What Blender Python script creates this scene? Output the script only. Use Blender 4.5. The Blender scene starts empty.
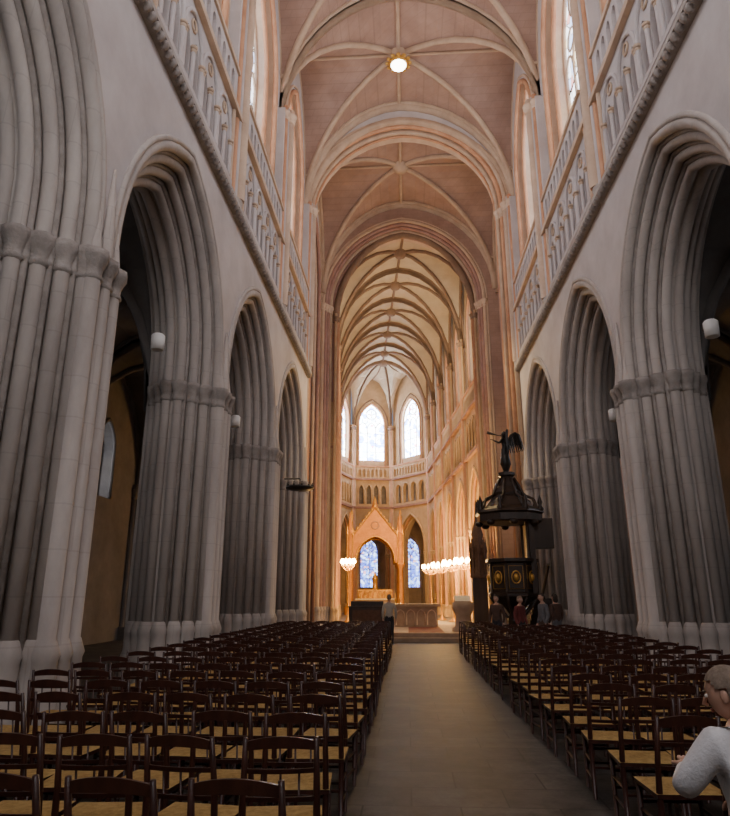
import bpy, math, random
from mathutils import Vector, Matrix
random.seed(4)
D=bpy.data; SC=bpy.context.scene
pi=math.pi
# ---------------------------------------------------------------- materials
def newmat(name):
    m=D.materials.new(name); m.use_nodes=True
    nt=m.node_tree; b=nt.nodes['Principled BSDF']; return m,nt,b
def stone(name,c1,c2,scale=1.5,rough=.85,bump=.25,streak=None,metal=0.0,courses=None,cstr=.25):
    m,nt,b=newmat(name); N=nt.nodes; L=nt.links
    tc=N.new('ShaderNodeTexCoord'); mp=N.new('ShaderNodeMapping'); L.new(tc.outputs['Object'],mp.inputs[0])
    if streak: mp.inputs['Scale'].default_value=(1,1,streak)
    n1=N.new('ShaderNodeTexNoise'); n1.inputs['Scale'].default_value=scale; n1.inputs['Detail'].default_value=8; n1.inputs['Roughness'].default_value=.65
    L.new(mp.outputs[0],n1.inputs['Vector'])
    r=N.new('ShaderNodeValToRGB'); r.color_ramp.elements[0].position=.32; r.color_ramp.elements[1].position=.68
    r.color_ramp.elements[0].color=(*c1,1); r.color_ramp.elements[1].color=(*c2,1)
    L.new(n1.outputs['Fac'],r.inputs[0]); col=r.outputs[0]
    if courses:
        sx=N.new('ShaderNodeSeparateXYZ'); L.new(tc.outputs['Object'],sx.inputs[0])
        ad=N.new('ShaderNodeMath'); ad.operation='ADD'; L.new(sx.outputs[0],ad.inputs[0]); L.new(sx.outputs[1],ad.inputs[1])
        cx=N.new('ShaderNodeCombineXYZ'); L.new(ad.outputs[0],cx.inputs[0]); L.new(sx.outputs[2],cx.inputs[1])
        bk=N.new('ShaderNodeTexBrick'); bk.inputs['Scale'].default_value=1; bk.inputs['Brick Width'].default_value=courses[0]; bk.inputs['Row Height'].default_value=courses[1]
        bk.inputs['Mortar Size'].default_value=courses[2]; bk.inputs['Color1'].default_value=(1,1,1,1); bk.inputs['Color2'].default_value=(.82,.82,.82,1); bk.inputs['Mortar'].default_value=(.45,.45,.45,1)
        L.new(cx.outputs[0],bk.inputs['Vector'])
        mx=N.new('ShaderNodeMixRGB'); mx.blend_type='MULTIPLY'; mx.inputs[0].default_value=cstr
        L.new(col,mx.inputs[1]); L.new(bk.outputs[0],mx.inputs[2]); col=mx.outputs[0]
    L.new(col,b.inputs['Base Color'])
    b.inputs['Roughness'].default_value=rough; b.inputs['Metallic'].default_value=metal
    if bump:
        n2=N.new('ShaderNodeTexNoise'); n2.inputs['Scale'].default_value=scale*9; n2.inputs['Detail'].default_value=5
        L.new(tc.outputs['Object'],n2.inputs['Vector'])
        bp=N.new('ShaderNodeBump'); bp.inputs['Strength'].default_value=bump; bp.inputs['Distance'].default_value=.02
        L.new(n2.outputs['Fac'],bp.inputs['Height']); L.new(bp.outputs[0],b.inputs['Normal'])
    return m
def emis(name,col,st):
    m,nt,b=newmat(name); b.inputs['Base Color'].default_value=(*col,1)
    b.inputs['Emission Color'].default_value=(*col,1); b.inputs['Emission Strength'].default_value=st
    n=nt.nodes.new('ShaderNodeTexNoise'); n.inputs['Scale'].default_value=30
    nt.links.new(n.outputs['Fac'],b.inputs['Roughness']); return m
def glass(name,pal,st,scale=3.0,lead=.03):
    m,nt,b=newmat(name); N=nt.nodes; L=nt.links
    tc=N.new('ShaderNodeTexCoord')
    v=N.new('ShaderNodeTexVoronoi'); v.inputs['Scale'].default_value=scale; L.new(tc.outputs['Object'],v.inputs['Vector'])
    sp=N.new('ShaderNodeSeparateColor'); L.new(v.outputs['Color'],sp.inputs[0])
    r=N.new('ShaderNodeValToRGB'); r.color_ramp.interpolation='CONSTANT'
    els=r.color_ramp.elements
    while len(els)<len(pal): els.new(.5)
    for i,(p,c) in enumerate(pal): els[i].position=p; els[i].color=(*c,1)
    L.new(sp.outputs[0],r.inputs[0])
    v2=N.new('ShaderNodeTexVoronoi'); v2.feature='DISTANCE_TO_EDGE'; v2.inputs['Scale'].default_value=scale; L.new(tc.outputs['Object'],v2.inputs['Vector'])
    gt=N.new('ShaderNodeMath'); gt.operation='GREATER_THAN'; gt.inputs[1].default_value=lead; L.new(v2.outputs['Distance'],gt.inputs[0])
    ml=N.new('ShaderNodeMath'); ml.operation='MULTIPLY'; ml.inputs[1].default_value=st; L.new(gt.outputs[0],ml.inputs[0])
    b.inputs['Base Color'].default_value=(.02,.02,.03,1)
    L.new(r.outputs[0],b.inputs['Emission Color']); L.new(ml.outputs[0],b.inputs['Emission Strength'])
    return m
M_pl=stone('plaster_mauve',(.50,.455,.445),(.66,.615,.605),.6,.9,.12)
M_st=stone('pier_granite',(.36,.32,.295),(.58,.525,.48),.9,.85,.3,streak=.35,courses=(1.1,.55,.010),cstr=.22)
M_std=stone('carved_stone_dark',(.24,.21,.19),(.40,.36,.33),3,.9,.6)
M_stc=stone('warm_cream_stone',(.53,.39,.28),(.71,.55,.41),1.2,.85,.2)
M_or=stone('ochre_rib',(.52,.26,.14),(.69,.39,.23),1.5,.8,.2)
M_vp=stone('vault_rose_render',(.35,.225,.175),(.48,.33,.26),.7,.9,.2,courses=(.6,.25,.012),cstr=.3)
M_rib=stone('vault_rib_buff',(.46,.33,.23),(.60,.45,.32),1.5,.85,.2)
M_vc=stone('choir_vault_cream',(.52,.43,.31),(.66,.56,.42),.8,.9,.1)
M_vr=stone('choir_rib_brown',(.20,.13,.085),(.30,.20,.135),1.5,.85,.1)
M_cs=stone('choir_gold_stone',(.48,.33,.19),(.64,.47,.29),1.2,.85,.2)
M_pk=stone('arch_rose_roll',(.32,.18,.145),(.46,.29,.24),1.4,.85,.2)
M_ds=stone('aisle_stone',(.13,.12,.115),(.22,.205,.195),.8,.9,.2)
M_dark=stone('dark_iron',(.012,.011,.01),(.03,.027,.025),5,.45,.1)
M_oak=stone('pulpit_oak',(.016,.009,.006),(.048,.027,.017),4,.4,.3,streak=.2)
M_wd=stone('chair_wood',(.026,.009,.007),(.068,.023,.016),9,.38,.1,streak=.2)
M_ru=stone('rush_seat',(.34,.21,.06),(.58,.39,.14),22,.8,.5)
M_gd=stone('gilt',(.55,.30,.06),(.8,.48,.12),5,.35,.3,metal=.6)
M_gob=stone('gilded_baldachin',(.48,.19,.045),(.68,.32,.09),3,.6,.3)
M_wh=stone('white_enamel',(.8,.8,.78),(.9,.9,.88),4,.5,.0)
M_cl=stone('altar_cloth',(.70,.62,.48),(.82,.75,.6),6,.9,.1)
M_red=stone('red_carpet',(.16,.05,.035),(.24,.08,.05),8,.95,.2)
M_sand=stone('ambo_limestone',(.34,.24,.17),(.46,.34,.25),3,.85,.2)
M_skin=stone('skin',(.50,.29,.21),(.58,.36,.27),6,.55,.03)
M_hairg=stone('grey_hair',(.16,.12,.09),(.30,.24,.19),40,.8,.3)
M_haird=stone('dark_hair',(.02,.014,.01),(.05,.035,.025),40,.7,.3)
M_jw=stone('white_quilted_jacket',(.62,.64,.68),(.76,.78,.82),7,.75,.25)
M_lip=stone('lips',(.34,.12,.10),(.4,.16,.13),10,.5,0)
M_trd=stone('dark_trousers',(.02,.02,.028),(.045,.045,.055),8,.9,.2)
M_c1=stone('cloth_brown',(.07,.04,.03),(.12,.07,.05),8,.9,.2)
M_c2=stone('cloth_grey',(.12,.12,.13),(.18,.18,.19),8,.9,.2)
M_c3=stone('cloth_red',(.14,.03,.03),(.2,.05,.045),8,.9,.2)
M_c4=stone('cloth_cream',(.45,.40,.33),(.58,.52,.44),8,.9,.2)
M_bulb=emis('candle_bulb',(1,.58,.17),110)
M_lampw=emis('lamp_lens',(1,.93,.8),14)
PALW=[(0,(.88,.90,1)),(.45,(.98,.97,1)),(.72,(.5,.62,.92)),(.86,(.95,.82,.6)),(.95,(.75,.35,.3))]
PALB=[(0,(.88,.94,1)),(.46,(.62,.78,1)),(.68,(.2,.32,.85)),(.82,(.92,.95,1)),(.96,(.6,.2,.3))]
PALD=[(0,(.08,.14,.6)),(.35,(.2,.35,.9)),(.6,(.5,.65,1)),(.8,(.1,.12,.4)),(.93,(.7,.3,.3))]
G_nave=glass('stained_glass_nave',PALW,4.8,2.6)
G_choir=glass('stained_glass_choir',PALW,2.0,3.0)
G_apse=glass('stained_glass_apse',PALB,24,3.2,.02)
G_chap=glass('stained_glass_chapel',PALD,6,4.5)
G_aisle=glass('stained_glass_aisle',PALW,3.0,3.0)
# ---------------------------------------------------------------- mesh builder
ID=lambda s,n,z:Vector((s,n,z))
class MB:
    def __init__(s): s.v=[];s.f=[];s.m=[];s.sm=[];s.mats=[]
    def mi(s,mat):
        if mat not in s.mats: s.mats.append(mat)
        return s.mats.index(mat)
    def add(s,pts,faces,mat,sm=False):
        o=len(s.v); s.v+= [tuple(p) for p in pts]; i=s.mi(mat)
        for f in faces: s.f.append([a+o for a in f]); s.m.append(i); s.sm.append(sm)
    def quad(s,pts,mat): s.add(pts,[list(range(len(pts)))],mat)
    def box(s,a0,a1,b0,b1,z0,z1,mat,T=ID):
        p=[T(a,b,z) for z in (z0,z1) for b in (b0,b1) for a in (a0,a1)]
        s.add(p,[(0,1,3,2),(4,6,7,5),(0,4,5,1),(2,3,7,6),(0,2,6,4),(1,5,7,3)],mat)
    def lathe(s,a,b,prof,mat,n=10,T=ID,ph=0,sm=True,sx=1,sy=1):
        p=[]
        for r,z in prof:
            for k in range(n):
                t=2*pi*k/n+ph; p.append(T(a+sx*r*math.cos(t),b+sy*r*math.sin(t),z))
        f=[]
        for i in range(len(prof)-1):
            for k in range(n):
                f.append((i*n+k,i*n+(k+1)%n,(i+1)*n+(k+1)%n,(i+1)*n+k))
        s.add(p,f,mat,sm)
        s.add(p[:n],[tuple(range(n))],mat); s.add(p[-n:],[tuple(range(n))],mat)
    def tube(s,pts,r,mat,n=8,sm=True,closed=False,cap=True):
        pts=[Vector(p) for p in pts]; N=len(pts)
        rs=r if isinstance(r,(list,tuple)) else [r]*N
        def tan(i):
            if closed: t=pts[(i+1)%N]-pts[i-1]
            else: t=pts[min(i+1,N-1)]-pts[max(i-1,0)]
            return t.normalized()
        t0=tan(0); up=Vector((0,0,1)) if abs(t0.z)<.9 else Vector((1,0,0))
        a=t0.cross(up).normalized(); P=[]
        for i in range(N):
            t=tan(i); a=(a-t*a.dot(t)).normalized(); b=t.cross(a)
            for k in range(n):
                w=2*pi*k/n; P.append(pts[i]+(a*math.cos(w)+b*math.sin(w))*rs[i])
        f=[]
        for i in range(N if closed else N-1):
            j=(i+1)%N
            for k in range(n): f.append((i*n+k,i*n+(k+1)%n,j*n+(k+1)%n,j*n+k))
        if cap and not closed: f.append(tuple(range(n))); f.append(tuple((N-1)*n+k for k in range(n)))
        s.add(P,f,mat,sm)
    def ell(s,c,r,mat,n=14,fn=None,filt=None):
        P=[]
        for i in range(n+1):
            th=pi*i/n
            for k in range(2*n):
                ph=pi*k/n
                q=Vector((math.sin(th)*math.cos(ph),math.sin(th)*math.sin(ph),math.cos(th)))
                p=Vector((q.x*r[0],q.y*r[1],q.z*r[2]))
                if fn: p=fn(p,q)
                P.append(p+Vector(c))
        f=[]
        for i in range(n):
            for k in range(2*n):
                a=(i*2*n+k,i*2*n+(k+1)%(2*n),(i+1)*2*n+(k+1)%(2*n),(i+1)*2*n+k)
                if filt:
                    cc=sum((P[q] for q in a),Vector())/4-Vector(c)
                    if not filt(cc): continue
                f.append(a)
        s.add(P,f,mat,True)
    def obj(s,name,parent=None,loc=None,rz=0):
        me=D.meshes.new(name); me.from_pydata(s.v,[],s.f)
        for m in s.mats: me.materials.append(m)
        me.polygons.foreach_set('material_index',s.m); me.polygons.foreach_set('use_smooth',s.sm)
        me.update()
        o=D.objects.new(name,me); SC.collection.objects.link(o)
        if parent: o.parent=parent
        if loc is not None: o.location=loc
        o.rotation_euler[2]=rz
        return o
def empty(name,loc,rz=0):
    e=D.objects.new(name,None); SC.collection.objects.link(e); e.location=loc; e.rotation_euler[2]=rz; e.empty_display_size=.2; return e
def frame(p0,p1,side):
    d=Vector((p1[0]-p0[0],p1[1]-p0[1],0)); Ln=d.length; d/=Ln
    n=Vector((-d.y,d.x,0))*side
    return (lambda s,nn,z:Vector((p0[0],p0[1],0))+d*s+n*nn+Vector((0,0,z))),Ln
def arch_pts(c,hw,sp,ap,K=9):
    h=ap-sp; out=[]
    if h>=hw:
        R=(hw*hw+h*h)/(2*hw); amax=math.asin(min(1,h/R))
        for i in range(K+1):
            a=amax*i/K; out.append((c-hw+R-R*math.cos(a),sp+R*math.sin(a)))
        for i in range(K-1,-1,-1):
            a=amax*i/K; out.append((c+hw-R+R*math.cos(a),sp+R*math.sin(a)))
    else:
        for i in range(2*K+1):
            a=pi*i/(2*K); out.append((c-hw*math.cos(a),sp+h*math.sin(a)))
    return out
def warch(mb,T,s0,s1,z0,z1,ops,nf,nb,mat,matr=None,K=9,back=True):
    matr=matr or mat
    def rect(a,b,za,zb):
        if b-a<1e-4 or zb-za<1e-4: return
        mb.quad([T(a,nf,za),T(b,nf,za),T(b,nf,zb),T(a,nf,zb)],mat)
        if back: mb.quad([T(a,nb,za),T(b,nb,za),T(b,nb,zb),T(a,nb,zb)],mat)
    cur=s0
    for (c,hw,sill,sp,ap) in sorted(ops):
        rect(cur,c-hw,z0,z1)
        if sill>z0:
            rect(c-hw,c+hw,z0,sill)
            mb.quad([T(c-hw,nf,sill),T(c+hw,nf,sill),T(c+hw,nb,sill),T(c-hw,nb,sill)],matr)
        P=arch_pts(c,hw,sp,ap,K)
        for a,b in zip(P[:-1],P[1:]):
            mb.quad([T(a[0],nf,a[1]),T(b[0],nf,b[1]),T(b[0],nf,z1),T(a[0],nf,z1)],mat)
            if back: mb.quad([T(a[0],nb,a[1]),T(b[0],nb,b[1]),T(b[0],nb,z1),T(a[0],nb,z1)],mat)
            mb.quad([T(a[0],nf,a[1]),T(b[0],nf,b[1]),T(b[0],nb,b[1]),T(a[0],nb,a[1])],matr)
        for s in (c-hw,c+hw):
            mb.quad([T(s,nf,sill),T(s,nb,sill),T(s,nb,sp),T(s,nf,sp)],matr)
        cur=c+hw
    rect(cur,s1,z0,z1)
    for s in (s0,s1): mb.quad([T(s,nf,z0),T(s,nb,z0),T(s,nb,z1),T(s,nf,z1)],mat)
    mb.quad([T(s0,nf,z1),T(s1,nf,z1),T(s1,nb,z1),T(s0,nb,z1)],mat)
def roll(mb,T,c,hw,zb,sp,ap,n,r,mat,K=9,seg=7):
    P=[(c-hw,zb)]+arch_pts(c,hw,sp,ap,K)+[(c+hw,zb)]
    mb.tube([T(s,n,z) for s,z in P],r,mat,seg)
WN=[0]
def window(T,c,hw,sill,sp,ap,n,gm,lights=3,mt=None,r=.06):
    mt=mt or M_stc
    WN[0]+=1; mb=MB()
    P=[(c-hw,sill)]+arch_pts(c,hw,sp,ap,8)+[(c+hw,sill)]
    mb.quad([T(s,n,z) for s,z in P],gm)
    w=2*hw/lights; ztop=sp-(.0 if lights>1 else -.1)
    roll(mb,T,c,hw-.02,sill,sp,ap-.02,n+.05,r*1.3,mt,8,6)
    if lights>1:
        for i in range(lights):
            cc=c-hw+w*(i+.5)
            roll(mb,T,cc,w/2,sill,ztop-w*.5,ztop+w*.25,n+.05,r*.8,mt,4,5)
        R=min(hw*.42,(ap-sp)*.30)
        zc=sp+(ap-sp)*.5
        mb.tube([T(c+R*math.cos(2*pi*k/14),n+.05,zc+R*math.sin(2*pi*k/14)) for k in range(14)],r*.8,mt,5,closed=True)
        for q in range(4):
            a=pi/4+q*pi/2
            mb.tube([T(c+R*.5*math.cos(a)+R*.42*math.cos(2*pi*k/8),n+.05,zc+R*.5*math.sin(a)+R*.42*math.sin(2*pi*k/8)) for k in range(8)],r*.45,mt,4,closed=True)
        if lights>2:
            for sg in (-1,1):
                mb.tube([T(c+sg*hw*.5+R*.5*math.cos(2*pi*k/10),n+.05,sp+R*.75+R*.5*math.sin(2*pi*k/10)) for k in range(10)],r*.6,mt,4,closed=True)
    z=sill+.9
    while z<sp-.3:
        mb.tube([T(c-hw,n+.03,z),T(c+hw,n+.03,z)],.02,M_dark,4); z+=.9
    mb.box(c-hw-.1,c+hw+.1,n-.05,n+.2,sill-.15,sill,mt,T)
    return mb.obj('window_%d'%WN[0])
def cap(mb,T,s,n,r,z,mat,h=.45):
    mb.lathe(s,n,[(r,z),(r*1.35,z+.04),(r*1.1,z+.09),(r*1.2,z+h*.45),(r*1.75,z+h*.78),(r*1.75,z+h),(r,z+h+.02)],mat,8,T)
def base(mb,T,s,n,r,mat,z=0,h=1.15):
    mb.lathe(s,n,[(r*1.9,z),(r*1.9,z+h*.45),(r*1.55,z+h*.52),(r*1.5,z+h*.8),(r*1.7,z+h*.86),(r*1.2,z+h),(r,z+h*1.02)],mat,8,T)
# ---------------------------------------------------------------- nave geometry
PY=[1.85+6.27*k for k in range(-1,5)]
XL,XR=-4.3,5.0
ZS=11.15
CZ=5.8
def nave_wall(name,X,side):
    T,_=frame((X,0),(X,10),side)
    mb=MB(); s0,s1=PY[0],PY[-1]+.35
    cs=[(a+b)/2 for a,b in zip(PY[:-1],PY[1:])]
    HW,SP,H=2.80,6.7,3.62
    R=(HW*HW+H*H)/(2*HW); co=R-HW
    def par(d): return HW-d, SP+math.sqrt((R-d)**2-co*co)
    ords=[(0,0,-.22),(.2,-.22,-.44),(.4,-.44,-.66),(.6,-.66,-1.0),(.4,-1.0,-1.22),(.2,-1.22,-1.44),(0,-1.44,-1.65)]
    for i,(d,nf,nb) in enumerate(ords):
        hw,ap=par(d)
        warch(mb,T,s0,s1,0,ZS,[(c,hw,0,SP,ap) for c in cs],nf,nb,M_pl if i==0 else M_st,M_st,12,back=(i==6))
    for c in cs:
        for d,n in [(-.13,.0),(0,-.05),(.2,-.25),(.4,-.47),(.6,-.7),(.6,-.96),(.4,-1.18),(.2,-1.4)]:
            hw,ap=par(d); r=.105 if d>=0 else .06
            if d<0:
                roll(mb,T,c,hw,CZ+.3,SP,ap,n,r,M_st,12,6); continue
            roll(mb,T,c,hw,0,SP,ap,n,r,M_st,12,8)
            for s in (c-hw,c+hw):
                cap(mb,T,s,n,r,CZ,M_std); base(mb,T,s,n,r,M_st)
        for d,n in [(.10,-.18),(.30,-.40),(.50,-.62)]:
            hw,ap=par(d); roll(mb,T,c,hw,0,SP,ap,n+.02,.055,M_std,12,6)
            for s in (c-hw,c+hw): cap(mb,T,s,n,.07,CZ+.05,M_std,.38)
    for p in PY:
        if p+.4>s1: a,b=p-.4,s1
        else: a,b=p-.4,p+.4
        mb.box(a,b,-.02,.03,0,CZ+.8,M_st,T)
        for ds in (-.3,0,.3):
            mb.tube([T(p+ds,.04,0),T(p+ds,.04,CZ+.2),T(p+ds,.03,CZ+(1.1 if ds else 2))],[.13,.13,.02],M_st,8)
            cap(mb,T,p+ds,.04,.12,CZ,M_std); base(mb,T,p+ds,.04,.12,M_st)
        mb.box(p-.5,min(p+.5,s1),-.1,.12,0,.35,M_st,T)
    mb.box(s0,s1,-.3,.12,ZS-.12,ZS+.02,M_std,T); mb.box(s0,s1,-.3,.2,ZS+.02,ZS+.12,M_st,T)
    y=s0+.1
    while y<s1-.05:
        mb.lathe(y,.13,[(.03,ZS-.15),(.09,ZS-.1),(.10,ZS-.02),(.05,ZS+.04)],M_std,6,T); y+=.2
    tr=[]
    for c in cs:
        for g in range(4):
            for q in (-.27,.27): tr.append((c+(g-1.5)*1.18+q,.2,11.65,12.6,13.0))
    warch(mb,T,s0,s1,ZS,13.75,tr,0,-.35,M_pl,M_pl,4)
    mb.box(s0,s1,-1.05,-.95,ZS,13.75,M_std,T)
    for c in cs:
        for g in range(4):
            cc=c+(g-1.5)*1.18
            roll(mb,T,cc,.54,11.6,12.8,13.5,.03,.05,M_pl,5,5)
            for q in (-.54,0,.54):
                mb.tube([T(cc+q,.05,11.65),T(cc+q,.05,12.5)],.05,M_pl,6); cap(mb,T,cc+q,.05,.05,12.5,M_stc,.14)
            mb.tube([T(cc+.13*math.cos(k*pi/4),.02,13.2+.13*math.sin(k*pi/4)) for k in range(8)],.03,M_stc,4,closed=True)
        mb.box(c-2.5,c+2.5,-.05,.10,11.5,11.62,M_pl,T)
        for s in (c-2.5,c+2.5): mb.tube([T(s,.03,11.5),T(s,.03,14.0)],.06,M_stc,6)
    mb.box(s0,s1,-1.3,.14,13.75,13.92,M_stc,T)
    for c in cs:
        ops=[(c-2.3+.42*i+.2,.13,14.05,14.5,14.68) for i in range(11)]
        warch(mb,T,c-2.5,c+2.5,13.92,14.85,ops,.08,-.04,M_pl,M_pl,3)
        mb.box(c-2.55,c+2.55,-.08,.14,14.85,14.97,M_stc,T)
    ZT=26.2
    for (nf,nb,hw,dp) in [(-.3,-.6,2.1,0),(-.6,-1.1,1.85,.25)]:
        warch(mb,T,s0,s1,13.92,ZT,[(c,hw,15.0,19.6,23.3-dp) for c in cs],nf,nb,M_pl,M_stc,9)
    for c in cs:
        roll(mb,T,c,2.1,14.0,19.6,23.3,-.27,.1,M_or,9,6)
        roll(mb,T,c,1.85,14.9,19.6,23.05,-.57,.09,M_or,9,6)
        roll(mb,T,c,2.32,14.0,19.6,23.55,-.27,.06,M_stc,9,6)
        window(T,c,1.85,15.0,19.6,23.05,-1.02,G_nave,4)
    for p in PY:
        b=min(p+.5,s1); mb.box(p-.5,b,-.32,0,13.92,19.4,M_pl,T)
        for ds,n,r,m in [(-.30,.0,.09,M_or),(0,.12,.15,M_stc),(.30,.0,.09,M_or),(-.17,.06,.06,M_pl),(.17,.06,.06,M_pl)]:
            mb.tube([T(p+ds,n,ZS+.3),T(p+ds,n,19.6)],r,m,8); cap(mb,T,p+ds,n,r,19.0,M_stc,.35)
        mb.lathe(p,.02,[(.04,ZS-.15),(.14,ZS+.05),(.2,ZS+.2),(.2,ZS+.33)],M_st,10,T)
    return mb.obj(name)
nave_wall('wall_left',XL,-1)
nave_wall('wall_right',XR,1)
# ---------------------------------------------------------------- vaults
def fq(t): return math.sqrt(max(0,1-abs(t)**1.85))
def vault(mb,P,spring,crown,mat,rib,rr=.13,N=8,ridge=True,ff=fq,ffv=None):
    ffv=ffv or ff
    nodes=[math.sin(pi/2*i/N) for i in range(-N,N+1)]; W=len(nodes)
    def Z(u,v): return spring+(crown-spring)*max(ff(u),ffv(v))
    pts=[Vector((*P(u,v),Z(u,v))) for v in nodes for u in nodes]
    f=[]
    for j in range(W-1):
        for i in range(W-1):
            a=j*W+i; b=a+1; c=a+W+1; d=a+W
            if (i-N+.5)*(j-N+.5)>0: f+=[(a,b,c),(a,c,d)]
            else: f+=[(a,b,d),(b,c,d)]
    mb.add(pts,f,mat)
    def rp(fn,r,m=rib,dz=-.05): mb.tube([Vector((*P(u,v),Z(u,v)+dz)) for u,v in fn],r,m,7)
    rp([(t,t) for t in nodes],rr); rp([(t,-t) for t in nodes],rr)
    if ridge:
        rp([(0,t) for t in nodes],rr*.7); rp([(t,0) for t in nodes],rr*.6)
    for v in (-1,1):
        rp([(u,v) for u in nodes],rr*1.6,dz=-.12)
        w=.035
        rp([(u,v*(1-w*1.6)) for u in nodes],rr*.8,dz=-.03)
    for u in (-1,1): rp([(u,v) for v in nodes],rr*.8)
    c=Vector((*P(0,0),0))
    mb.lathe(c.x,c.y,[(.12,crown-.42),(.3,crown-.38),(.42,crown-.2),(.45,crown+.02)],rib,12)
def rectP(x0,xm,x1,y0,y1):
    return lambda u,v:((xm+u*(x1-xm)) if u>0 else (xm+u*(xm-x0)), (y0+y1)/2+v*(y1-y0)/2)
mb=MB()
VS,VC=19.3,25.2
XM=.0
for a,b in zip(PY[:-1],PY[1:]): vault(mb,rectP(XL-.35,XM,XR+.35,a,b),VS,VC,M_vp,M_rib,.13,10)
mb.obj('ceiling')
mb=MB(); vault(mb,rectP(XL-.35,XM,XR+.35,PY[-1]+.2,34.4),18.8,24.5,M_vp,M_rib,.13,10)
for x0,x1 in ((-15,XL-.5),(XR+.5,15.5)): vault(mb,rectP(x0,(x0+x1)/2,x1,PY[-1]+.6,34.4),18.5,24.2,M_vp,M_rib,.13,6)
mb.obj('ceiling_crossing')
yb=(PY[-2]+PY[-1])/2
mb=MB(); mb.lathe(XM,yb,[(.42,VC-.46),(.46,VC-.52),(.40,VC-.62),(.34,VC-.62)],M_gd,20)
mb.lathe(XM,yb,[(.36,VC-.6),(.32,VC-.68),(.12,VC-.74)],M_lampw,20)
for k in range(12):
    a=k*pi/6; mb.ell((XM+.5*math.cos(a),yb+.5*math.sin(a),VC-.5),(.1,.1,.06),M_gd,5)
mb.obj('vault_boss_lamp')
# ---------------------------------------------------------------- transverse walls
def cross_arch(name,Y,cx,hw0,spring,apex,orders,step,depth,x0,x1,cols,ztop=26.2,zb=0,wm=None):
    wm=wm or M_pl
    T,_=frame((0,Y),(10,Y),-1)
    mb=MB()
    for i in range(orders):
        d=step*i; warch(mb,T,x0,x1,zb,ztop,[(cx,hw0-d,zb,spring,apex-d)],-depth*i,-depth*(i+1) if i<orders-1 else -depth*(i+1)-.5,wm,M_stc,12,back=(i==orders-1))
        roll(mb,T,cx,hw0-d,zb,spring,apex-d,-depth*i,.11,cols[i%len(cols)],14,8)
        roll(mb,T,cx,hw0-d-step*.5,zb,spring,apex-d-step*.5,-depth*(i+1)+.03,.06,cols[(i+1)%len(cols)],14,6)
        for s in (cx-hw0+d,cx+hw0-d):
            cap(mb,T,s,-depth*i,.11,spring-.5,M_stc); base(mb,T,s,-depth*i,.11,M_st)
    roll(mb,T,cx,hw0+.14,zb,spring,apex+.14,.0,.07,M_stc,14,6)
    return mb.obj(name)
cross_arch('wall_crossing_west',PY[-1]+.1,.1,4.8,19.3,24.3,3,.16,.22,-4.9,5.6,[M_rib,M_or])
cross_arch('wall_crossing_east',34.4,.02,4.65,18.1,23.35,5,.13,.2,-15,15.5,[M_rib,M_pk,M_pk],wm=M_vp)
for X,sd,nm in ((XL-.5,-1,'left'),(XR+.5,1,'right')):
    T,_=frame((X,0),(X,10),sd); mb=MB(); c=(PY[-1]+.75+34.4)/2
    for i in range(3):
        warch(mb,T,PY[-1]+.5,34.4,0,26.2,[(c,2.9-.15*i,0,18.4,22.4-.15*i)],-.2*i,-.2*(i+1)-.2,M_pl,M_stc,9)
        roll(mb,T,c,2.9-.15*i,0,18.4,22.4-.15*i,-.2*i,.1,M_stc if i%2 else M_pk,9,7)
    mb.obj('wall_crossing_'+nm)
    XX=-15 if sd<0 else 15.5
    T,_=frame((XX,0),(XX,10),sd); mb=MB()
    warch(mb,T,PY[-1]-.2,35,0,26.2,[(c,2.2,8,16,20.5)],0,-.6,M_pl,M_stc,8); mb.obj('wall_transept_end_'+nm)
    window(T,c,2.2,8,16,20.5,-.4,G_nave,4)
    mb=MB(); a,b=(XX,XL-1.8) if sd<0 else (XR+1.8,XX)
    mb.box(a,b,PY[-1]+.1,PY[-1]+.6,10.5,26.2,M_pl)
    mb.obj('wall_transept_west_'+nm)
# ---------------------------------------------------------------- west wall (behind viewer)
T,_=frame((0,PY[0]),(10,PY[0]),1)
mb=MB(); warch(mb,T,-11.5,12.3,0,26.2,[(.3,3,9,15,19.5)],0,-1,M_pl,M_stc,8); mb.obj('wall_west')
window(T,.3,3,9,15,19.5,-.5,G_nave,4)
mb=MB()
for sx in (-1,1):
    T2=lambda s,nn,z,sx=sx:Vector((.3+sx*s,PY[0]+.05+nn,z))
    mb.box(.02,1.1,0,.08,0,2.9,M_oak,T2)
    for z in (.3,1.6): mb.box(.15,.95,.08,.12,z,z+1.0,M_oak,T2)
mb.lathe(.42,PY[0]+.2,[(.03,1.05),(.04,1.08),(.03,1.12)],M_gd,8); mb.obj('door_1')
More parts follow.
